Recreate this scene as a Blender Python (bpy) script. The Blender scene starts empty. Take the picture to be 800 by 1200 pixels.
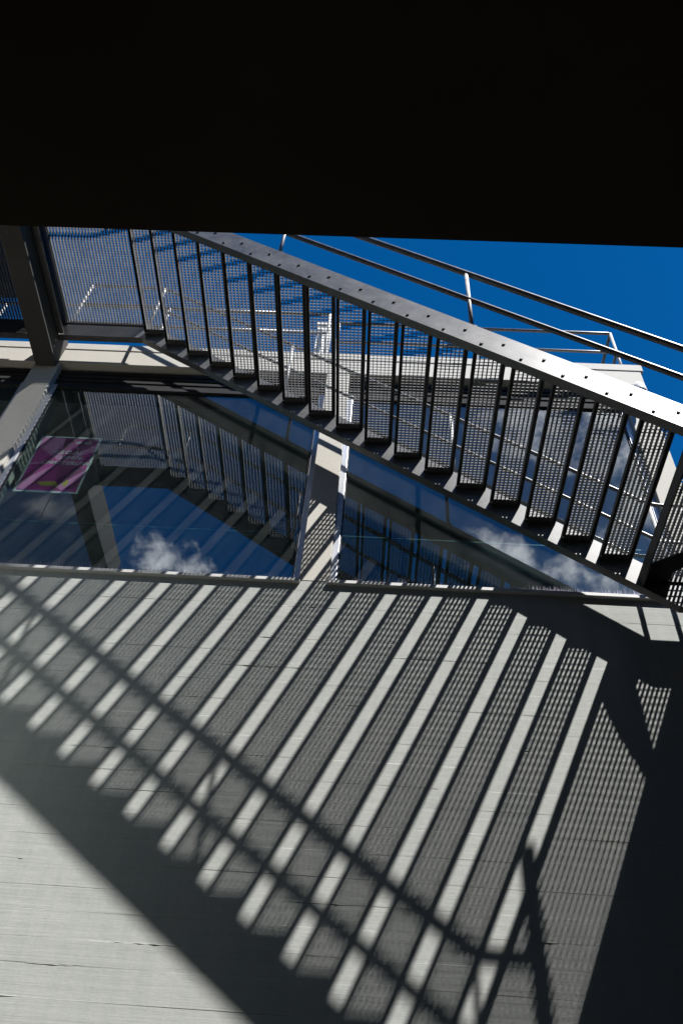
import bpy, bmesh, math, random
from mathutils import Vector, Matrix

random.seed(7)
scene = bpy.context.scene
C = scene.collection

# ------------------------------------------------------------------ camera
# metres, camera at the origin, +Y towards the concrete wall, +Z up
cam_data = bpy.data.cameras.new('camera')
cam = bpy.data.objects.new('camera', cam_data)
C.objects.link(cam)
cam_data.sensor_fit = 'VERTICAL'
cam_data.sensor_height = 36.0
cam_data.sensor_width = 24.0
cam_data.lens = 984.03 / 1200 * 36
cam_data.clip_start = 0.05
cam_data.clip_end = 3000
RI = Vector((0.998077, -0.007074, 0.061579)).normalized()
FW = Vector((-0.041104, 0.668072, 0.742961)).normalized()
UP = RI.cross(FW).normalized()
m = Matrix.Identity(4)
for k in range(3):
    m[k][0] = RI[k]; m[k][1] = UP[k]; m[k][2] = -FW[k]
cam.matrix_world = m
scene.camera = cam

# ------------------------------------------------------------------ sun, sky, exposure
KX, KZ = 0.9806, 2.1802                       # sun stands towards (KX, -1, KZ)
to_sun = Vector((KX, -1.0, KZ)).normalized()
sd = bpy.data.lights.new('sun', 'SUN')
sd.energy = 5.0
sd.angle = math.radians(0.58)
sd.color = (1.0, 0.975, 0.94)
sun = bpy.data.objects.new('sun', sd)
C.objects.link(sun)
sun.rotation_euler = to_sun.to_track_quat('Z', 'Y').to_euler()
sun.location = (6, -6, 14)

world = bpy.data.worlds.new('World')
scene.world = world
world.use_nodes = True
wn, wl = world.node_tree.nodes, world.node_tree.links
wn.clear()
out = wn.new('ShaderNodeOutputWorld')
bg = wn.new('ShaderNodeBackground')
bg.inputs['Strength'].default_value = 0.067
sky = wn.new('ShaderNodeTexSky')
sky.sky_type = 'NISHITA'
sky.sun_disc = False
sky.sun_elevation = math.asin(to_sun.z)
sky.sun_rotation = math.atan2(to_sun.x, to_sun.y)
sky.altitude = 1500
sky.air_density = 1.0
sky.dust_density = 0.1
sky.ozone_density = 6.0
wl.new(bg.outputs[0], out.inputs[0])


def wmath(op, a, b=None, clamp=False):
    n = wn.new('ShaderNodeMath'); n.operation = op; n.use_clamp = clamp
    for i, v in enumerate((a, b)):
        if v is None:
            continue
        if isinstance(v, (int, float)):
            n.inputs[i].default_value = v
        else:
            wl.new(v, n.inputs[i])
    return n.outputs[0]


# scattered fair-weather cumulus behind the viewer (seen mirrored in the windows)
tc = wn.new('ShaderNodeTexCoord')
CLOUDS = [((-0.245, -0.695, 0.67), 0.047, 0.86), ((0.15, -0.69, 0.705), 0.06, 0.62), ((0.245, -0.69, 0.685), 0.08, 0.66),
          ((0.20, -0.55, 0.80), 0.09, 0.66), ((0.30, -0.60, 0.74), 0.12, 0.78), ((0.255, -0.50, 0.83), 0.11, 0.95)]
acc = None
for c, rad, wgt in CLOUDS:
    v = Vector(c).normalized()
    d = wn.new('ShaderNodeVectorMath'); d.operation = 'DISTANCE'
    wl.new(tc.outputs['Generated'], d.inputs[0]); d.inputs[1].default_value = v
    s = wmath('MULTIPLY', wmath('SUBTRACT', 1.0, wmath('DIVIDE', d.outputs['Value'], rad * 1.5), clamp=True), wgt)
    acc = s if acc is None else wmath('MAXIMUM', acc, s)
nz = wn.new('ShaderNodeTexNoise')
nz.inputs['Scale'].default_value = 13.0
nz.inputs['Detail'].default_value = 9.0
nz.inputs['Roughness'].default_value = 0.62
wl.new(tc.outputs['Generated'], nz.inputs['Vector'])
dens = wmath('ADD', wmath('MULTIPLY', acc, 0.85), wmath('MULTIPLY', wmath('SUBTRACT', nz.outputs['Fac'], 0.5), 2.4))
ramp = wn.new('ShaderNodeMapRange')
ramp.interpolation_type = 'SMOOTHSTEP'
ramp.inputs['From Min'].default_value = 0.30
ramp.inputs['From Max'].default_value = 0.85
wl.new(dens, ramp.inputs['Value'])
mask = wmath('MULTIPLY', ramp.outputs[0], wmath('GREATER_THAN', acc, 0.001))
mixc = wn.new('ShaderNodeMix'); mixc.data_type = 'RGBA'
wl.new(mask, mixc.inputs['Factor'])
hsv = wn.new('ShaderNodeHueSaturation'); hsv.inputs['Saturation'].default_value = 1.3
wl.new(sky.outputs[0], hsv.inputs['Color']); wl.new(hsv.outputs[0], mixc.inputs[6])
mixc.inputs[7].default_value = (22.0, 22.4, 23.2, 1)
wl.new(mixc.outputs[2], bg.inputs['Color'])

vs = scene.view_settings
vs.view_transform = 'Standard'
vs.look = 'None'
vs.exposure = 1.02
vs.gamma = 1.0
vs.use_curve_mapping = False

cy = scene.cycles
cy.use_denoising = True
cy.max_bounces = 8
cy.diffuse_bounces = 3
cy.glossy_bounces = 4
cy.transparent_max_bounces = 16
cy.caustics_reflective = False
cy.caustics_refractive = False
cy.blur_glossy = 0.0
cy.sample_clamp_indirect = 0.0

# ------------------------------------------------------------------ measures taken from the photograph
D = 4.886                      # wall plane
G, RISE = 0.27, 0.19481        # going and rise of the stair
XF, ZF, XR = -2.587, 8.0732, -2.568
YN, YF = 3.188, 4.630          # web faces of the near and far stringer, towards the viewer
FL = 0.069                     # flange width
SH, SB = 0.2947, -0.2857       # stringer height, bottom offset from nosing line
SL = -RISE / G
ZL = ZF - 18 * RISE            # lower landing
XK = 2.271                     # where the stringers turn level
GROUND = -1.6


def zn(x):
    return ZF + (x - XF) * SL


# ------------------------------------------------------------------ materials
def mat(name):
    mt = bpy.data.materials.new(name)
    mt.use_nodes = True
    nt = mt.node_tree
    return mt, nt.nodes, nt.links, nt.nodes['Principled BSDF']


def add_noise(n, l, scale, detail=6, rough=0.55, stretch=(1, 1, 1)):
    t = n.new('ShaderNodeTexCoord'); mp = n.new('ShaderNodeMapping')
    mp.inputs['Scale'].default_value = stretch
    l.new(t.outputs['Object'], mp.inputs['Vector'])
    z = n.new('ShaderNodeTexNoise')
    z.inputs['Scale'].default_value = scale; z.inputs['Detail'].default_value = detail
    z.inputs['Roughness'].default_value = rough
    l.new(mp.outputs[0], z.inputs['Vector'])
    return z.outputs['Fac']


def ramp_node(n, l, fac, stops):
    r = n.new('ShaderNodeValToRGB')
    e = r.color_ramp.elements
    e[0].position, e[0].color = stops[0][0], (*stops[0][1], 1)
    e[1].position, e[1].color = stops[-1][0], (*stops[-1][1], 1)
    for p, c in stops[1:-1]:
        x = e.new(p); x.color = (*c, 1)
    l.new(fac, r.inputs[0])
    return r.outputs[0]


def bump(n, l, b, facs):
    prev = None
    for f, strength, dist in facs:
        k = n.new('ShaderNodeBump'); k.inputs['Strength'].default_value = strength
        k.inputs['Distance'].default_value = dist
        l.new(f, k.inputs['Height'])
        if prev is not None:
            l.new(prev, k.inputs['Normal'])
        prev = k.outputs[0]
    l.new(prev, b.inputs['Normal'])


def mixcol(n, l, fac, a, b, mode='MIX'):
    x = n.new('ShaderNodeMix'); x.data_type = 'RGBA'; x.blend_type = mode
    for i, v in ((0, fac), (6, a), (7, b)):
        if isinstance(v, (int, float)):
            x.inputs[i].default_value = v
        elif isinstance(v, tuple):
            x.inputs[i].default_value = (*v, 1)
        else:
            l.new(v, x.inputs[i])
    return x.outputs[2]


def simple(name, col, rough=0.6, metal=0.0, var=0.12, scale=6.0, spec=0.5, bmp=0.0):
    mt, n, l, b = mat(name)
    f = add_noise(n, l, scale)
    lo = tuple(c * (1 - var) for c in col); hi = tuple(min(1, c * (1 + var)) for c in col)
    l.new(ramp_node(n, l, f, [(0.3, lo), (0.7, hi)]), b.inputs['Base Color'])
    b.inputs['Roughness'].default_value = rough
    b.inputs['Metallic'].default_value = metal
    b.inputs['Specular IOR Level'].default_value = spec
    if bmp:
        bump(n, l, b, [(add_noise(n, l, scale * 12), bmp, 0.002)])
    return mt


def make_board_concrete():
    mt, n, l, b = mat('board_marked_concrete')
    big = add_noise(n, l, 0.9, 8, 0.6)
    streak = add_noise(n, l, 2.0, 8, 0.65, (0.35, 1, 9))
    fine = add_noise(n, l, 38, 6, 0.7)
    grain = add_noise(n, l, 9, 9, 0.72, (0.12, 1, 7))
    drips = add_noise(n, l, 3.0, 5, 0.6, (4.5, 1, 0.18))
    base = ramp_node(n, l, big, [(0.25, (0.325, 0.345, 0.33)), (0.5, (0.36, 0.375, 0.362)), (0.75, (0.385, 0.395, 0.382))])
    c = mixcol(n, l, 0.55, base, ramp_node(n, l, streak, [(0.3, (0.305, 0.325, 0.31)), (0.7, (0.415, 0.428, 0.412))]))
    c = mixcol(n, l, 0.25, c, ramp_node(n, l, fine, [(0.35, (0.30, 0.30, 0.29)), (0.6, (0.42, 0.42, 0.40))]))
    c = mixcol(n, l, 0.34, c, ramp_node(n, l, drips, [(0.4, (0.325, 0.345, 0.33)), (0.62, (0.41, 0.41, 0.39))]))
    l.new(c, b.inputs['Base Color'])
    b.inputs['Roughness'].default_value = 0.85
    b.inputs['Specular IOR Level'].default_value = 0.25
    bump(n, l, b, [(grain, 0.35, 0.004), (fine, 0.35, 0.002), (streak, 0.3, 0.005), (big, 0.35, 0.03)])
    return mt


def make_cream_concrete():
    mt, n, l, b = mat('smooth_cream_concrete')
    big = add_noise(n, l, 2.5, 8, 0.6)
    pores = add_noise(n, l, 60, 4, 0.6)
    c = mixcol(n, l, 0.35, ramp_node(n, l, big, [(0.3, (0.43, 0.41, 0.365)), (0.7, (0.50, 0.48, 0.43))]),
               ramp_node(n, l, pores, [(0.35, (0.36, 0.345, 0.31)), (0.55, (0.50, 0.48, 0.43))]))
    l.new(c, b.inputs['Base Color'])
    b.inputs['Roughness'].default_value = 0.8
    bump(n, l, b, [(pores, 0.3, 0.002)])
    return mt


def make_galv(name, lo, hi, rough, metal, spec=0.5):
    mt, n, l, b = mat(name)
    t = n.new('ShaderNodeTexCoord')
    v = n.new('ShaderNodeTexVoronoi'); v.inputs['Scale'].default_value = 26
    l.new(t.outputs['Object'], v.inputs['Vector'])
    z = add_noise(n, l, 5, 7, 0.6)
    c = mixcol(n, l, 0.35, ramp_node(n, l, z, [(0.3, lo), (0.7, hi)]), v.outputs['Color'], 'SOFT_LIGHT')
    hs = n.new('ShaderNodeHueSaturation'); hs.inputs['Saturation'].default_value = 0.12
    l.new(c, hs.inputs['Color']); l.new(hs.outputs[0], b.inputs['Base Color'])
    b.inputs['Metallic'].default_value = metal
    b.inputs['Specular IOR Level'].default_value = spec
    mr = n.new('ShaderNodeMapRange'); mr.inputs['To Min'].default_value = rough - 0.07; mr.inputs['To Max'].default_value = rough + 0.1
    l.new(z, mr.inputs['Value']); l.new(mr.outputs[0], b.inputs['Roughness'])
    return mt


def make_glass(name, ior, tint, dirt=0.02):
    mt = bpy.data.materials.new(name); mt.use_nodes = True
    n, l = mt.node_tree.nodes, mt.node_tree.links
    n.clear()
    o = n.new('ShaderNodeOutputMaterial')
    tr = n.new('ShaderNodeBsdfTransparent'); tr.inputs[0].default_value = (*tint, 1)
    gl = n.new('ShaderNodeBsdfGlossy'); gl.inputs['Roughness'].default_value = 0.0
    gl.inputs['Color'].default_value = (0.92, 0.96, 1, 1)
    wp = n.new('ShaderNodeBump'); wp.inputs['Strength'].default_value = 0.06; wp.inputs['Distance'].default_value = 0.02
    l.new(add_noise(n, l, 1.6, 2, 0.4), wp.inputs['Height']); l.new(wp.outputs[0], gl.inputs['Normal'])
    fr = n.new('ShaderNodeFresnel'); fr.inputs['IOR'].default_value = ior
    geo = n.new('ShaderNodeNewGeometry')
    inv = n.new('ShaderNodeMath'); inv.operation = 'SUBTRACT'; inv.inputs[0].default_value = 1.0
    l.new(geo.outputs['Backfacing'], inv.inputs[1])
    ff = n.new('ShaderNodeMath'); ff.operation = 'MULTIPLY'
    l.new(fr.outputs[0], ff.inputs[0]); l.new(inv.outputs[0], ff.inputs[1])
    mx = n.new('ShaderNodeMixShader')
    l.new(ff.outputs[0], mx.inputs[0]); l.new(tr.outputs[0], mx.inputs[1]); l.new(gl.outputs[0], mx.inputs[2])
    df = n.new('ShaderNodeBsdfDiffuse'); df.inputs[0].default_value = (0.6, 0.62, 0.62, 1)
    f = add_noise(n, l, 3.0, 8, 0.65, (1, 1, 0.4))
    mr = n.new('ShaderNodeMapRange'); mr.inputs['From Min'].default_value = 0.3; mr.inputs['From Max'].default_value = 0.75
    mr.inputs['To Min'].default_value = dirt * 0.4; mr.inputs['To Max'].default_value = dirt * 1.6
    l.new(f, mr.inputs['Value'])
    m2 = n.new('ShaderNodeMixShader')
    l.new(mr.outputs[0], m2.inputs[0]); l.new(mx.outputs[0], m2.inputs[1]); l.new(df.outputs[0], m2.inputs[2])
    l.new(m2.outputs[0], o.inputs[0])
    return mt


M = {}
M['wall'] = make_board_concrete()
M['cream'] = make_cream_concrete()
M['galv'] = make_galv('galvanised_shade_tone', (0.07, 0.073, 0.076), (0.11, 0.113, 0.116), 0.34, 0.2, 0.5)  # darkened: the shaded undersides of the rails are put into the colour
M['post'] = make_galv('galvanised_sunlit_posts', (0.30, 0.30, 0.31), (0.42, 0.42, 0.43), 0.5, 0.1, 0.3)  # lighter copy of the same steel, sunlight on the posts put into the colour
M['bar'] = make_galv('galvanised_grating', (0.12, 0.125, 0.13), (0.18, 0.185, 0.19), 0.6, 0.0, 0.15)
M['stringer'] = make_galv('stringer_steel', (0.04, 0.04, 0.043), (0.065, 0.065, 0.07), 0.38, 0.0, 0.65)
M['tread'] = make_galv('tread_frame_steel', (0.035, 0.035, 0.036), (0.06, 0.06, 0.062), 0.5, 0.3)
M['bolt'] = simple('bolt_steel', (0.05, 0.05, 0.05), 0.5, 0.6)
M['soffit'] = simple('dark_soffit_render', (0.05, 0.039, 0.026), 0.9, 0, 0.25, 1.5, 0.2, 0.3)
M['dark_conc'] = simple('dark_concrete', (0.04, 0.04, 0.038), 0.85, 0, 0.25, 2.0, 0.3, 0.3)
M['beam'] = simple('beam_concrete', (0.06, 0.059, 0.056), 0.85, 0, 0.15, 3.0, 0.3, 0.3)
M['alu'] = simple('anodised_aluminium', (0.50, 0.52, 0.56), 0.4, 0.5, 0.06, 3)
M['alu_white'] = simple('white_sill_metal', (0.50, 0.50, 0.49), 0.6, 0.0, 0.08, 5)
M['dark_metal'] = simple('dark_blind_box_metal', (0.03, 0.03, 0.032), 0.85, 0.0, 0.15, 6, 0.1)
M['black'] = simple('black_rubber', (0.012, 0.012, 0.012), 0.6)
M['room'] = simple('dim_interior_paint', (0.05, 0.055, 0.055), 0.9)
M['glass'] = make_glass('window_glass', 2.15, (0.74, 0.82, 0.81), 0.017)
M['barrier'] = make_glass('barrier_glass', 1.3, (0.80, 0.9, 0.88), 0.01)
M['edge'] = simple('green_glass_edge', (0.04, 0.09, 0.085), 0.3, 0, 0.1, 9)
M['white'] = simple('white_painted_metal', (0.72, 0.72, 0.70), 0.5, 0, 0.07, 8)
M['render'] = simple('white_bounce_render', (0.64, 0.69, 0.62), 0.9, 0, 0.05, 2.0, 0.2, 0.2)  # greenish tint colours the light bounced by the added wall
M['asphalt'] = simple('asphalt', (0.05, 0.05, 0.052), 0.9, 0, 0.3, 30, 0.2, 0.5)
M['roofing'] = simple('grey_roofing', (0.2, 0.2, 0.2), 0.9, 0, 0.2, 3)
M['spike'] = simple('spike_wire', (0.30, 0.28, 0.36), 0.35, 0.8, 0.1, 20)
M['ink_magenta'] = simple('magenta_ink', (0.46, 0.03, 0.27), 0.45, 0, 0.12, 12)
M['ink_pink'] = simple('pink_ink', (0.62, 0.2, 0.44), 0.45, 0, 0.12, 12)
M['ink_plum'] = simple('plum_ink', (0.22, 0.015, 0.14), 0.45, 0, 0.12, 12)
M['ink_white'] = simple('white_paper', (0.55, 0.58, 0.57), 0.6, 0, 0.05, 12)
M['ink_yellow'] = simple('yellow_ink', (0.42, 0.35, 0.05), 0.5, 0, 0.1, 12)


def make_mirror_glass():
    mt, n, l, b = mat('facade_solar_glass')
    b.inputs['Base Color'].default_value = (0.02, 0.025, 0.03, 1)
    b.inputs['Roughness'].default_value = 0.04
    b.inputs['IOR'].default_value = 2.2
    return mt


M['facade'] = make_mirror_glass()


# ------------------------------------------------------------------ mesh helpers
class MB:
    def __init__(self):
        self.v, self.f, self.mi = [], [], []

    def box(self, x0, x1, y0, y1, z0, z1):
        i = len(self.v)
        self.v += [(x0, y0, z0), (x1, y0, z0), (x1, y1, z0), (x0, y1, z0),
                   (x0, y0, z1), (x1, y0, z1), (x1, y1, z1), (x0, y1, z1)]
        self.f += [(i, i + 3, i + 2, i + 1), (i + 4, i + 5, i + 6, i + 7), (i, i + 1, i + 5, i + 4),
                   (i + 1, i + 2, i + 6, i + 5), (i + 2, i + 3, i + 7, i + 6), (i + 3, i, i + 4, i + 7)]
        return self

    def prism_xz(self, pts, y0, y1):
        i, n = len(self.v), len(pts)
        self.v += [(x, y0, z) for x, z in pts] + [(x, y1, z) for x, z in pts]
        self.f.append(tuple(range(i, i + n)))
        self.f.append(tuple(range(i + 2 * n - 1, i + n - 1, -1)))
        for k in range(n):
            a, b = i + k, i + (k + 1) % n
            self.f.append((b, a, a + n, b + n))
        return self

    def tube(self, pts, r, seg=12, cap=True):
        P = [Vector(p) for p in pts]
        i0 = len(self.v)
        for k, p in enumerate(P):
            a = (P[k] - P[k - 1]).normalized() if k else (P[1] - P[0]).normalized()
            b = (P[k + 1] - P[k]).normalized() if k < len(P) - 1 else a
            t = (a + b).normalized()
            s = 1 / max(0.5, t.dot(a))
            ref = Vector((0, 1, 0)) if abs(t.y) < 0.9 else Vector((1, 0, 0))
            u = t.cross(ref).normalized(); w = t.cross(u).normalized()
            for j in range(seg):
                an = 2 * math.pi * j / seg
                q = p + u * (r * s * math.cos(an)) + w * (r * math.sin(an))
                self.v.append(tuple(q))
        for k in range(len(P) - 1):
            for j in range(seg):
                a = i0 + k * seg + j; b = i0 + k * seg + (j + 1) % seg
                self.f.append((a, b, b + seg, a + seg))
        if cap:
            self.f.append(tuple(i0 + j for j in range(seg - 1, -1, -1)))
            e = i0 + (len(P) - 1) * seg
            self.f.append(tuple(e + j for j in range(seg)))
        return self

    def mesh(self, name, material, smooth=False):
        me = bpy.data.meshes.new(name)
        me.from_pydata(self.v, [], self.f)
        me.materials.append(material)
        bm = bmesh.new(); bm.from_mesh(me)
        bmesh.ops.recalc_face_normals(bm, faces=bm.faces[:])
        bm.to_mesh(me); bm.free()
        if smooth:
            for p in me.polygons:
                p.use_smooth = len(p.vertices) == 4
        me.update()
        return me

    def build(self, name, material, parent=None, loc=None, smooth=False, bevel=0):
        o = bpy.data.objects.new(name, self.mesh(name, material, smooth))
        C.objects.link(o)
        if parent is not None:
            o.parent = parent
        if loc is not None:
            o.location = loc
        if bevel:
            b = o.modifiers.new('bevel', 'BEVEL'); b.width = bevel; b.segments = 2; b.limit_method = 'ANGLE'
        return o


def thing(name, label, cat, loc=(0, 0, 0), group=None):
    o = bpy.data.objects.new(name, None)
    C.objects.link(o)
    o.location = loc
    return tag(o, label, cat, group)


def tag(o, label=None, cat=None, group=None, kind=None):
    for k, v in (('label', label), ('category', cat), ('group', group), ('kind', kind)):
        if v:
            o[k] = v
    return o


# ------------------------------------------------------------------ ground
g = MB().box(-600, 600, -600, 600, GROUND - 0.5, GROUND).build('ground', M['asphalt'])
tag(g, kind='structure')

# ------------------------------------------------------------------ the concrete building with the windows
XC = 2.76                                            # right-hand corner of the building
XL = -4.99
SILL, HEAD, TOP = 4.59, 7.64, 8.03
BAYS = [(-4.99, -3.75), (-3.47, -0.59), (-0.35, 2.50)]
bld = thing('office_building', 'pale concrete building with a ribbon of tall windows above a board-marked wall', 'building', (0, D, GROUND))
OB = Vector((0, -D, -GROUND))                        # world -> local of the building empty


def bpart(mb, name, material, parent=None, bevel=0):
    p = parent if parent is not None else bld
    o = mb.build(name, material, p, bevel=bevel)
    if p is bld:
        o.location = OB
    return o


def board_wall():
    mb = MB()
    z = GROUND
    rows = []
    while z < SILL - 0.06:
        h = random.choice((0.135, 0.15, 0.16, 0.17))
        rows.append((z, min(SILL, z + h) if z + h < SILL - 0.08 else SILL)); z = rows[-1][1]
    rn = random.Random(3)
    for z0, z1 in rows:
        x = XL
        while x < XC:
            ln = rn.uniform(1.6, 3.6)
            x1 = min(XC, x + ln)
            if XC - x1 < 0.4:
                x1 = XC
            sd0 = rn.choice((0, 0, 0, 0, 0, 0.001)); sd1 = rn.choice((0, 0, 0, 0, 0, 0.001))
            o0 = rn.uniform(-0.0004, 0.0004); tilt = rn.uniform(-0.0006, 0.0006)
            # one board impression: shallow face with chamfered long edges
            n = max(2, int((x1 - x) / 0.35))
            for k in range(n):
                xa = x + (x1 - x) * k / n; xb = x + (x1 - x) * (k + 1) / n
                i = len(mb.v)
                for xx in (xa, xb):
                    w = 0.0006 * math.sin(xx * 3.1 + z0 * 17)
                    mb.v += [(xx, D + o0 + sd0, z0), (xx, D + o0 + w, z0 + 0.003), (xx, D + o0 + tilt + w, z1 - 0.003), (xx, D + o0 + sd1, z1)]
                mb.f += [(i, i + 4, i + 5, i + 1), (i + 1, i + 5, i + 6, i + 2), (i + 2, i + 6, i + 7, i + 3)]
            # fins of cement paste that squeezed out between the boards
            xx = x + rn.uniform(0, 0.5)
            while xx < x1 - 0.1:
                fl = rn.choice((0.06, 0.12, 0.25, 0.45, 0.8)) * rn.uniform(0.7, 1.3)
                xe = min(xx + fl, x1)
                if rn.random() < 0.42:
                    ns = max(2, int((xe - xx) / 0.04))
                    pts = []
                    for k in range(ns + 1):
                        q = k / ns
                        hgt = rn.uniform(0.25, 1.0) * rn.choice((0.0015, 0.0025, 0.005)) * math.sin(math.pi * min(1, max(0.03, q)))
                        pts.append((xx + (xe - xx) * q, hgt))
                    zz = z0 + rn.uniform(-0.003, 0.003)
                    for (xa, ha), (xb, hb) in zip(pts[:-1], pts[1:]):
                        i = len(mb.v)
                        mb.v += [(xa, D + 0.003, zz - 0.006), (xb, D + 0.003, zz - 0.006), (xb, D - hb, zz), (xa, D - ha, zz),
                                 (xb, D + 0.003, zz + 0.005), (xa, D + 0.003, zz + 0.005)]
                        mb.f += [(i, i + 1, i + 2, i + 3), (i + 3, i + 2, i + 4, i + 5)]
                xx = xe + rn.uniform(0.05, 0.9)
            x = x1
    i = len(mb.v)                                     # solid core behind the face
    mb.box(XL, XC - 0.002, D + 0.0045, D + 0.35, GROUND, SILL - 0.002)
    me = bpy.data.meshes.new('wall')
    me.from_pydata(mb.v, [], mb.f); me.materials.append(M['wall']); me.update()
    o = bpy.data.objects.new('wall', me); C.objects.link(o)
    o.parent = bld; o.location = OB
    tag(o, 'pale board-marked concrete wall below the windows')
    return o


board_wall()
# piers between the bays, smooth cream concrete
for x0, x1 in ((-3.75, -3.47), (-0.59, -0.35), (2.50, XC)):
    bpart(MB().box(x0, x1, D + 0.001, D + 0.34, SILL + 0.006, HEAD), 'pier', M['cream'], bevel=0.006)
bpart(MB().box(XL, XC, D - 0.002, D + 0.34, HEAD, 7.905), 'fascia', M['cream'], bevel=0.006)
bpart(MB().box(XL, XC + 0.03, D - 0.010, D + 0.38, 7.905, TOP), 'coping', M['cream'], bevel=0.008)
bpart(MB().box(XC - 0.34, XC - 0.003, D + 0.34, D + 6, GROUND, 7.9), 'side_wall', M['cream'])
bpart(MB().box(XL, XC - 0.35, D + 0.38, D + 6, 7.62, 7.85), 'roof', M['roofing'])
bpart(MB().box(XL, XC - 0.35, D + 0.35, D + 6, 4.25, 4.5), 'floor_slab', M['room'])
bpart(MB().box(XL, XC - 0.35, D + 4.2, D + 4.4, 4.5, 7.62), 'back_wall', M['room'])

for bi, (x0, x1) in enumerate(BAYS):
    yf0, yf1 = D + 0.055, D + 0.115
    fw = 0.055
    fr = MB()
    fr.box(x0, x0 + fw, yf0, yf1, SILL, 7.31); fr.box(x1 - fw, x1, yf0, yf1, SILL, 7.31)
    fr.box(x0 + fw, x1 - fw, yf0 + 0.002, yf1, SILL, SILL + 0.05)
    win = bpart(fr, 'window', M['alu'], bevel=0.004)
    MB().box(x0 + fw - 0.01, x1 - fw + 0.01, D + 0.082, D + 0.09, SILL + 0.04, 7.27).build('pane', M['glass'], win)
    for ga, gb in ((x0 + fw - 0.001, x0 + fw + 0.012), (x1 - fw - 0.012, x1 - fw + 0.001)):
        MB().box(ga, gb, yf0 + 0.012, D + 0.081, SILL + 0.05, 7.26).build('gasket', M['black'], win)
    bx = MB().box(x0, x1, D + 0.10, D + 0.3, 7.312, HEAD - 0.001).box(x0 + fw, x1 - fw, yf0 + 0.002, yf1 - 0.002, 7.262, 7.3115)
    for k in range(4):
        bx.box(x0, x1, D + 0.075, D + 0.1, 7.335 + k * 0.076, 7.375 + k * 0.076)
    bx.build('blind_box', M['dark_metal'], win)
    so, xo = -0.032, 0.03
    sl_ = MB().prism_xz([(0, 0), (1, 0), (1, 1), (0, 1)], 0, 1)
    sl_.v = [(x0 - 0.012 + (x1 - x0 + 0.024) * a, D + so + (0.085) * b, SILL - 0.03 + c * (0.033 + 0.012 * b)) for a, b, c in sl_.v]
    sl_.build('sill', M['alu_white'], win, bevel=0.003)
    # glass fall-barrier standing inside the window
    br = MB().box(x0 + 0.02, x1 - 0.02, D + 0.20, D + 0.212, SILL + 0.02, 5.335).build('glass_barrier', M['barrier'], win)
    MB().box(x0 + 0.02, x1 - 0.02, D + 0.199, D + 0.213, 5.336, 5.35).build('barrier_edge', M['edge'], win)

# ------------------------------------------------------------------ overhang above the viewer (the building opposite)
YE, ZE = 1.2, 2.722
ov = thing('overhanging_building', 'dark upper storeys overhanging the viewer, near-black soffit with a straight front edge', 'building', (0, 0, GROUND))
OO = Vector((0, 0, -GROUND))
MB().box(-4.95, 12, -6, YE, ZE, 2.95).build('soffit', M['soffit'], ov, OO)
MB().box(-2.4, 12, -6, YE - 0.02, 2.951, 7.5).build('front_wall', M['dark_conc'], ov, OO)  # unseen; height and left end shaped to block sky light, pass sun
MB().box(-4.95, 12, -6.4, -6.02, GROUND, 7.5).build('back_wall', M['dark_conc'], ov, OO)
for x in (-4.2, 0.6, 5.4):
    MB().box(x - 0.2, x + 0.2, -3.4, -3.0, GROUND, ZE - 0.001).build('column', M['dark_conc'], ov, OO)

# side wing closing the yard on the left: unseen white wall added below, dark solar glass above;
# the added white wall bounces sunlight onto the left of the board-marked wall
wing = thing('side_wing', 'side wing with added white bounce wall and dark glazing closing the yard on the left', 'building', (-8, 0, GROUND))
OW = Vector((8, 0, -GROUND))
XW = -5.0
MB().box(-12, -3.28, 2.3, D - 0.012, GROUND, 4.28).build('bounce_wall', M['render'], wing, OW)
MB().box(-12, -3.24, 2.26, D - 0.012, 4.281, 4.33).build('coping', M['cream'], wing, OW)
MB().box(-12, XW - 0.02, -6, 2.399, GROUND, 7.3).build('wall', M['dark_conc'], wing, OW)
MB().box(-12, XW - 0.03, 2.4, D - 0.01, 4.331, 7.3).build('wall', M['dark_conc'], wing, OW)
MB().box(-12, XW - 0.03, -6, 2.9, 7.301, 10.9).build('upper_wall', M['dark_conc'], wing, OW)
for k in range(3):
    ya = -1.2 + k * 1.32
    MB().box(XW - 0.029, XW - 0.01, ya, ya + 1.30, 7.4, 10.58).build('pane', M['facade'], wing, OW)

# unseen dark block added on the right to hold back low sky light
nb = thing('sky_blocker_right', 'unseen dark block added on the right to cut sky light', 'building', (9, 0, GROUND))
ON = Vector((-9, 0, -GROUND))
MB().box(5.6, 13, YE + 0.3, D + 5, GROUND, 8.6).build('wall', M['dark_conc'], nb, ON)
MB().box(5.5, 13.1, YE + 0.25, D + 5.1, 8.601, 8.75).build('coping', M['dark_conc'], nb, ON)

# ------------------------------------------------------------------ steel staircase
st = thing('steel_staircase', 'galvanised steel outdoor staircase with open grating treads running past the windows', 'staircase', (0, YN, GROUND))
OS = Vector((0, -YN, -GROUND))
ZT_UP, ZT_LO = ZF + SB + SH, zn(XK) + SB + SH
XLL, XRL = -3.49, 2.56


def offset_poly(dz0, dz1):
    top = [(XLL, ZT_UP), (XF, ZT_UP), (XK, ZT_LO), (XRL, ZT_LO)]
    return top


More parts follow.
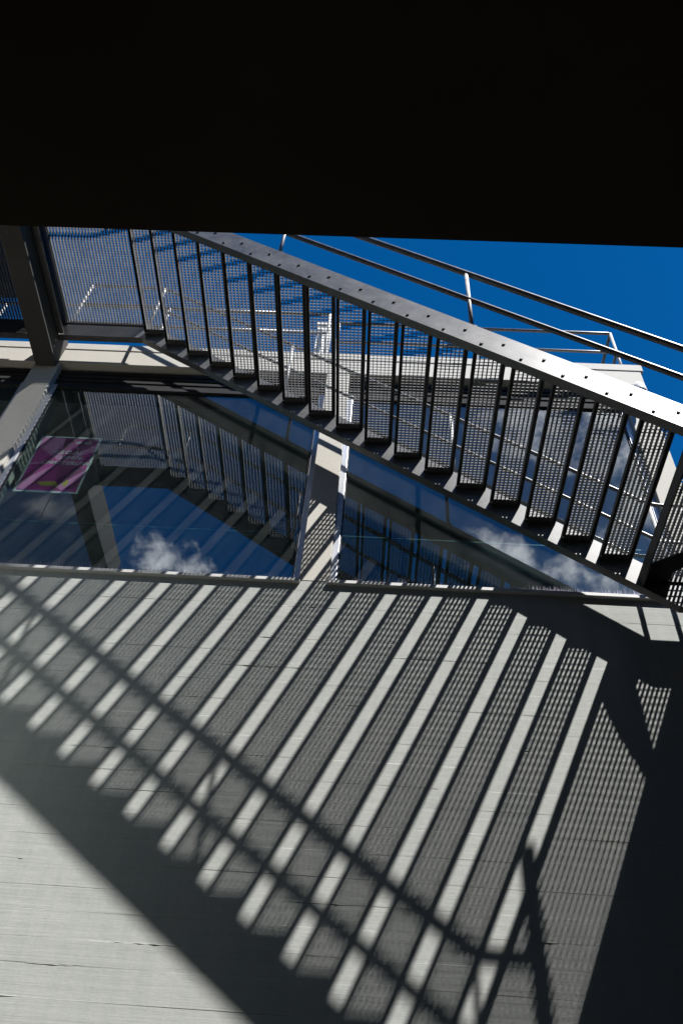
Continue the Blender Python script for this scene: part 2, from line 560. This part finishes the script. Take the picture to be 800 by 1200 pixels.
def stringer(yweb0, yweb1, yfl0, yfl1, top_flange):
    top = [(XLL, ZT_UP), (XF, ZT_UP), (XK, ZT_LO), (XRL, ZT_LO)]
    bot = [(x, z - SH) for x, z in top]
    mb = MB()
    t = 0.010

    def strip(a, b, y0, y1):                       # a: upper polyline, b: lower polyline
        for k in range(3):
            (xa, za), (xb, zb) = a[k], a[k + 1]
            (_, zc), (_, zd) = b[k], b[k + 1]
            i = len(mb.v)
            mb.v += [(xa, y0, za), (xb, y0, zb), (xb, y0, zd), (xa, y0, zc), (xa, y1, za), (xb, y1, zb), (xb, y1, zd), (xa, y1, zc)]
            mb.f += [(i, i + 1, i + 2, i + 3), (i + 7, i + 6, i + 5, i + 4), (i, i + 4, i + 5, i + 1), (i + 3, i + 2, i + 6, i + 7)]
            if k == 0:
                mb.f.append((i, i + 3, i + 7, i + 4))
            if k == 2:
                mb.f.append((i + 1, i + 5, i + 6, i + 2))
    strip(top, bot, yweb0, yweb1)
    strip([(x, z + t) for x, z in bot], bot, yfl0, yfl1)
    if top_flange:
        strip(top, [(x, z - t) for x, z in top], yfl0, yfl1)
    return mb


near = stringer(YN, YN + 0.009, YN + 0.0092, YN + FL, True).build('stringer', M['stringer'], st, OS, bevel=0)
tag(near, 'bright bolted outer stringer')
far = stringer(YF, YF + 0.009, YF + 0.0092, YF + FL, True).build('stringer', M['stringer'], st, OS)

# bolt heads, two per tread, through the near stringer
bm_ = MB()
seg = 6
for k in range(seg):
    a = math.pi * 2 * k / seg
    bm_.v.append((0.0125 * math.cos(a), 0, 0.0125 * math.sin(a)))
for k in range(seg):
    a = math.pi * 2 * k / seg
    bm_.v.append((0.0115 * math.cos(a), -0.010, 0.0115 * math.sin(a)))
bm_.f.append(tuple(range(seg, 2 * seg)))
bm_.f += [(k, (k + 1) % seg, seg + (k + 1) % seg, seg + k) for k in range(seg)]
bolt_me = bm_.mesh('bolt', M['bolt'])
for j in range(1, 18):
    for fr_ in (0.22, 0.82):
        o = bpy.data.objects.new('bolt', bolt_me); C.objects.link(o)
        o.parent = near
        o.location = (XF + (j - 1 + fr_) * G, YN - 0.0003, ZF - j * RISE - 0.080)
        o.rotation_euler = (0, random.uniform(0, 1), 0)

# treads
TY0, TY1 = YN + FL + 0.002, YF - 0.002
TD = (XF + G) - XR                                    # tread depth
NOSE = 0.030
REAR = 0.022
BARH = 0.037


def grating_mesh(name, x0, x1, y0, y1, nx, pitch_y, ztop=0.018):
    mb = MB()
    px = (x1 - x0) / nx
    for k in range(nx + 1):
        x = min(max(x0 + k * px, x0 + 0.0029), x1 - 0.0029)
        mb.box(x - 0.0026, x + 0.0026, y0, y1, ztop - BARH, ztop)
    n = int((y1 - y0) / pitch_y)
    py = (y1 - y0) / n
    for k in range(1, n):
        y = y0 + k * py
        mb.box(x0, x1, y - 0.0017, y + 0.0017, ztop - 0.0102, ztop - 0.0008)
    return mb.mesh(name, M['bar'])


tf = MB()
tf.box(0, 0.005, TY0, TY1, -0.022, 0.013)             # rear angle
tf.box(0, REAR, TY0, TY1, 0.0132, 0.0185)
tf.box(TD - NOSE, TD, TY0, TY1, 0.006, 0.0185)        # nosing
tf.box(TD - 0.006, TD - 0.0005, TY0, TY1, -0.022, 0.006)
tf.box(REAR, TD - NOSE, TY0, TY0 + 0.005, -0.045, 0.018)   # end plates
tf.box(REAR, TD - NOSE, TY1 - 0.005, TY1, -0.045, 0.018)
tf.box(REAR, TD - NOSE, TY1 - 0.062, TY1 - 0.0055, -0.0225, -0.0172)
tf.box(REAR, TD - NOSE, TY0 + 0.0055, TY0 + 0.06, -0.0225, -0.0172)
tread_me = tf.mesh('tread', M['tread'])
tread_gr = grating_mesh('grating', REAR, TD - NOSE, TY0 + 0.005, TY1 - 0.005, 6, 0.0275)
for j in range(1, 18):
    o = bpy.data.objects.new('tread', tread_me); C.objects.link(o)
    o.parent = st; o.location = OS + Vector((XR + (j - 1) * G, 0, ZF - j * RISE))
    gobj = bpy.data.objects.new('grating', tread_gr); C.objects.link(gobj)
    gobj.parent = o; gobj['kind'] = 'stuff'


def landing(x0, x1, z, label):
    mb = MB()
    for xa, xb in ((x0, x0 + 0.012), (x1 - 0.012, x1)):
        mb.box(xa, xb, TY0, TY1, z - 0.10, z + 0.0185)
    mb.box(x0 + 0.012, x1 - 0.012, TY0, TY0 + 0.006, z - 0.05, z + 0.018)
    mb.box(x0 + 0.012, x1 - 0.012, TY1 - 0.006, TY1, z - 0.05, z + 0.018)
    lo = mb.build('landing', M['tread'], st, OS)
    tag(lo, label)
    nx = max(3, round((x1 - x0 - 0.024) / 0.033))
    gm = grating_mesh('grating', x0 + 0.012, x1 - 0.012, TY0 + 0.006, TY1 - 0.006, nx, 0.0275)
    gobj = bpy.data.objects.new('grating', gm); C.objects.link(gobj)
    gobj.parent = lo; gobj.location = (0, 0, z); gobj['kind'] = 'stuff'
    return lo


landing(XLL + 0.02, XF, ZF, 'upper grating landing')
landing(XR + 17 * G, XRL - 0.02, ZL, 'lower grating landing')
# end channel of the upper landing
MB().box(XLL - 0.008, XLL - 0.0005, YN, YF + FL, ZT_UP - SH, ZT_UP).box(XLL + 0.0005, XLL + 0.06, YN + 0.08, YF - 0.02, ZT_UP - SH, ZT_UP - SH + 0.01).build('end_beam', M['stringer'], st, OS)


def bend(pts, r=0.09, n=5):
    P = [Vector(p) for p in pts]
    res = [P[0]]
    for k in range(1, len(P) - 1):
        a = (P[k - 1] - P[k]).normalized(); b = (P[k + 1] - P[k]).normalized()
        s, e = P[k] + a * r, P[k] + b * r
        for q in range(n + 1):
            t = q / n
            res.append(s * (1 - t) ** 2 + P[k] * 2 * t * (1 - t) + e * t * t)
    res.append(P[-1])
    return res


def railing(y, hi, lo, rad, post_x, x_left, x_right, lev_top, lev_mid):
    for name, h, rr, lev in (('handrail', hi, rad, lev_top), ('mid_rail', lo, rad * 0.88, lev_mid)):
        pts = [(x_left, y, ZF + h), (XF - 0.02, y, ZF + h), (XK + 0.03, y, zn(XK + 0.03) + h), (x_right, y, zn(XK + 0.03) + h)]
        MB().tube(bend(pts), rr, 14).build(name, M['galv'], st, OS, smooth=True)
    for x in post_x:
        zb = ZT_UP if x <= XF else (ZT_LO if x >= XK else zn(x) + SB + SH)
        zt = (ZF if x <= XF else (zn(XK + 0.03) if x >= XK else zn(x))) + hi
        p = MB().tube([(x, y, zb - 0.02), (x, y, zt)], 0.0165, 12).build('post', M['post'], st, OS, smooth=True)
        f = MB().box(x - 0.035, x + 0.035, y - 0.022, y + 0.022, zb - 0.012, zb + 0.014).build('foot_plate', M['galv'], p)


railing(YN + 0.033, 0.93, 0.47, 0.025, (-3.4, -2.52, -0.945, 0.662, 2.285), XLL, 2.62, 0, 0)
railing(YF + 0.036, 0.91, 0.46, 0.0175, (-3.46, -2.59, -0.96, 0.668, 2.285, 2.54), XLL, 2.62, 0, 0)
# tall newel at the outer corner of the lower landing, flat diagonal brace under it, solid slab beyond
MB().box(2.60, 2.655, YN + 0.01, YN + 0.065, ZL - 0.35, 6.08).build('newel_post', M['galv'], st, OS)
br_ = MB().prism_xz([(2.03, 4.47), (2.21, 4.345), (2.44, 4.215), (2.545, 4.15), (2.545, 4.245), (2.24, 4.535), (2.24, 4.62), (2.03, 4.62)], 0, 0.008)
br_.v = [(x, z, ZL - 0.032 + y) for x, y, z in br_.v]
br_.build('diagonal_brace', M['tread'], st, OS)
MB().box(2.565, 4.7, YN, YF + FL, ZL - 0.28, ZL + 0.02).build('landing_slab', M['dark_conc'], st, OS)

# ------------------------------------------------------------------ concrete beam and the walkway left of it
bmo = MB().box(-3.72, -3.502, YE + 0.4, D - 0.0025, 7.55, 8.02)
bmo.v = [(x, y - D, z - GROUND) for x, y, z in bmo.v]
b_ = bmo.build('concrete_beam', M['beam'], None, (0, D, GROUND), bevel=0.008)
tag(b_, 'thick concrete beam jutting from the fascia at the left end of the upper landing', 'beam')

wk = thing('grating_walkway', 'shaded grating walkway left of the concrete beam', 'walkway', (-4.6, YN, GROUND))
OK_ = Vector((4.6, -YN, -GROUND))
gm = grating_mesh('grating', -4.98, -3.74, TY0, TY1, 38, 0.0275)
o = bpy.data.objects.new('grating', gm); C.objects.link(o); o.parent = wk; o.location = OK_ + Vector((0, 0, ZF)); o['kind'] = 'stuff'
MB().box(-4.98, -3.73, YF, YF + 0.009, ZT_UP - SH, ZT_UP).box(-4.98, -3.73, YF + 0.0092, YF + FL, ZT_UP - SH, ZT_UP - SH + 0.01).build('edge_beam', M['tread'], wk, OK_)
MB().box(-4.98, -3.73, YN, YN + 0.01, ZT_UP - SH, ZT_UP).build('edge_beam', M['tread'], wk, OK_)
MB().box(-4.98, -3.70, YN - 0.6, YF - 0.1, 8.36, 8.44).build('shade_plate', M['dark_metal'], wk, OK_)  # added plate, placed to keep sun off the walkway grating

# ------------------------------------------------------------------ roof furniture
def roof_rail(x0, x1, y, z0, label, corner=False, posts=()):
    t = thing('roof_railing', label, 'railing', ((x0 + x1) / 2, y, z0), None)
    off = Vector((-(x0 + x1) / 2, -y, -z0))
    for nm, z, r in (('top_rail', 9.08, 0.02), ('mid_rail', 8.65, 0.018)):
        pts = [(x0, y, z), (x1, y, z)]
        if corner:
            pts.append((x1, y + 1.6, z))
        MB().tube(bend(pts, 0.03, 3) if corner else pts, r, 10).build(nm, M['galv'], t, off, smooth=True)
    for x in posts:
        MB().tube([(x, y, z0), (x, y, 9.08)], 0.018, 10).build('post', M['post'], t, off, smooth=True)
    if corner:
        MB().tube([(x1, y + 0.8, z0), (x1, y + 0.8, 9.08)], 0.018, 10).build('post', M['post'], t, off, smooth=True)
    return t


roof_rail(-4.95, -0.66, D + 0.10, TOP, 'two-bar roof railing on the parapet left of the white vent', False, (-0.66, -2.6, -4.6))
roof_rail(-0.55, 2.69, D + 0.215, TOP, 'two-bar roof railing on the parapet turning back at the building corner', True, (-0.55, 1.07, 2.69))
v = MB().box(-0.80, -0.64, D + 0.20, D + 0.34, TOP, 9.0).box(-0.82, -0.62, D + 0.185, D + 0.355, 9.001, 9.04).build('vent', M['white'])
v.data.transform(Matrix.Translation((0.72, -(D + 0.27), -TOP))); v.location = (-0.72, D + 0.27, TOP); v.name = 'roof_vent'
tag(v, 'slim white vent box standing on the parapet in the gap of the roof railing', 'vent')

lamp = thing('wall_lamp', 'small white lamp on a bracket under the fascia at the building corner', 'lamp', (2.62, D, 7.55))
ol = Vector((-2.62, -D, -7.55))
MB().box(2.58, 2.68, D - 0.022, D - 0.0, 7.40, 7.52).build('base_plate', M['white'], lamp, ol, bevel=0.004)
MB().tube([(2.63, D - 0.02, 7.46), (2.63, D - 0.10, 7.46), (2.60, D - 0.14, 7.42)], 0.014, 10).build('arm', M['white'], lamp, ol, smooth=True)
hd = MB()
prof = [(0.0, 0.05), (0.045, 0.045), (0.065, 0.0), (0.07, -0.07), (0.062, -0.115), (0.0, -0.13)]
for r_, z_ in prof:
    for k in range(14):
        a = 2 * math.pi * k / 14
        hd.v.append((2.60 + max(r_, 0.001) * math.cos(a), D - 0.15 + max(r_, 0.001) * math.sin(a), 7.36 + z_))
for q in range(len(prof) - 1):
    for k in range(14):
        hd.f.append((q * 14 + k, q * 14 + (k + 1) % 14, (q + 1) * 14 + (k + 1) % 14, (q + 1) * 14 + k))
hd.build('lamp_head', M['white'], lamp, ol, smooth=True)

# ------------------------------------------------------------------ bird spikes on the sills
def spikes(x0, x1, label):
    mb = MB()
    rn = random.Random(int(x0 * 100))
    mb.box(x0, x1, D + 0.022, D + 0.045, SILL + 0.018, SILL + 0.024)
    x = x0 + 0.01
    while x < x1:
        for dy in (-0.045, 0.0, 0.03):
            xx = x + rn.uniform(-0.004, 0.004); w = 0.0011
            tx, ty, tz = xx + rn.uniform(-0.012, 0.012), D + 0.033 + dy, SILL + 0.115 + rn.uniform(-0.01, 0.006)
            i = len(mb.v)
            mb.v += [(xx - w, D + 0.032, SILL + 0.02), (xx + w, D + 0.032, SILL + 0.02), (xx, D + 0.035, SILL + 0.02), (tx, ty, tz)]
            mb.f += [(i, i + 1, i + 3), (i + 1, i + 2, i + 3), (i + 2, i, i + 3)]
        x += 0.017
    cx = (x0 + x1) / 2
    mb.v = [(a - cx, b - D, c - SILL) for a, b, c in mb.v]
    o = mb.build('bird_spike_strip', M['spike'], None, (cx, D, SILL))
    tag(o, label, 'bird spikes', 'bird spike strips on the window sills')


spikes(-3.40, -0.65, 'strip of fine wire bird spikes on the sill of the window with the poster')
spikes(-0.29, 2.42, 'strip of fine wire bird spikes on the sill of the right-hand window')

# ------------------------------------------------------------------ poster inside the left window
PX0, PX1, PZ0, PZ1 = -3.312, -2.715, 5.63, 6.47
PY = D + 0.105
pos = thing('poster', 'magenta poster with white italic lettering taped inside the left window', 'poster', ((PX0 + PX1) / 2, PY, PZ0))
OP = Vector((-(PX0 + PX1) / 2, -PY, -PZ0))
W_, H_ = PX1 - PX0, PZ1 - PZ0


def flat(name, pts, layer, material, parent=pos):
    q = [(PX0 + u * W_, PZ0 + v_ * H_) for u, v_ in pts]
    mb = MB().prism_xz(q, PY - 0.0005 * layer - 0.0004, PY - 0.0005 * layer + (0.0 if layer else 0.001))
    return mb.build(name, material, parent, OP)


flat('paper', [(0, 0), (1, 0), (1, 1), (0, 1)], 0, M['ink_white'])
flat('printed_field', [(0.035, 0.025), (0.965, 0.025), (0.965, 0.975), (0.035, 0.975)], 1, M['ink_magenta'])
flat('printed_ray', [(0.50, 0.53), (0.035, 0.80), (0.035, 0.975), (0.42, 0.975)], 2, M['ink_pink'])
flat('printed_ray', [(0.50, 0.53), (0.40, 0.975), (0.965, 0.975), (0.965, 0.90)], 2, M['ink_plum'])
flat('printed_ray', [(0.50, 0.53), (0.965, 0.88), (0.965, 0.74)], 2, M['ink_pink'])
flat('printed_ray', [(0.50, 0.53), (0.035, 0.16), (0.035, 0.06), (0.16, 0.025)], 2, M['ink_pink'])
flat('printed_ray', [(0.50, 0.53), (0.60, 0.025), (0.965, 0.10), (0.965, 0.42)], 2, M['ink_plum'])
flat('printed_ray', [(0.62, 0.10), (0.965, 0.40), (0.965, 0.28), (0.74, 0.04)], 3, M['ink_pink'])
flat('printed_ray', [(0.50, 0.53), (0.035, 0.50), (0.035, 0.46)], 3, M['ink_pink'])
flat('printed_shape', [(0.30, 0.17), (0.38, 0.11), (0.66, 0.11), (0.58, 0.19)], 4, M['ink_yellow'])
flat('printed_shape', [(0.70, 0.14), (0.76, 0.10), (0.80, 0.19), (0.74, 0.22)], 4, M['ink_yellow'])


def text(txt, u, v_, size, layer=5):
    cu = bpy.data.curves.new('lettering', 'FONT')
    cu.body = txt; cu.size = size; cu.shear = 0.25; cu.extrude = 0.0002; cu.space_character = 1.05; cu.offset = 0.0012
    tmp = bpy.data.objects.new('tmp', cu); C.objects.link(tmp)
    bpy.context.view_layer.update()
    me = bpy.data.meshes.new_from_object(tmp.evaluated_get(bpy.context.evaluated_depsgraph_get()))
    bpy.data.objects.remove(tmp)
    me.transform(Matrix.Rotation(math.radians(90), 4, 'X'))
    me.transform(Matrix.Translation((PX0 + u * W_, PY - 0.0005 * layer - 0.0004, PZ0 + v_ * H_)))
    me.materials.clear(); me.materials.append(M['ink_white'])
    o = bpy.data.objects.new('lettering', me); C.objects.link(o); o.parent = pos; o.location = OP


text('ALLO AS', 0.30, 0.675, 0.072)
text('UP EN-', 0.46, 0.580, 0.072)
text('CHAFTERUNG', 0.20, 0.485, 0.072)
text('FF  AC', 0.62, 0.87, 0.045)
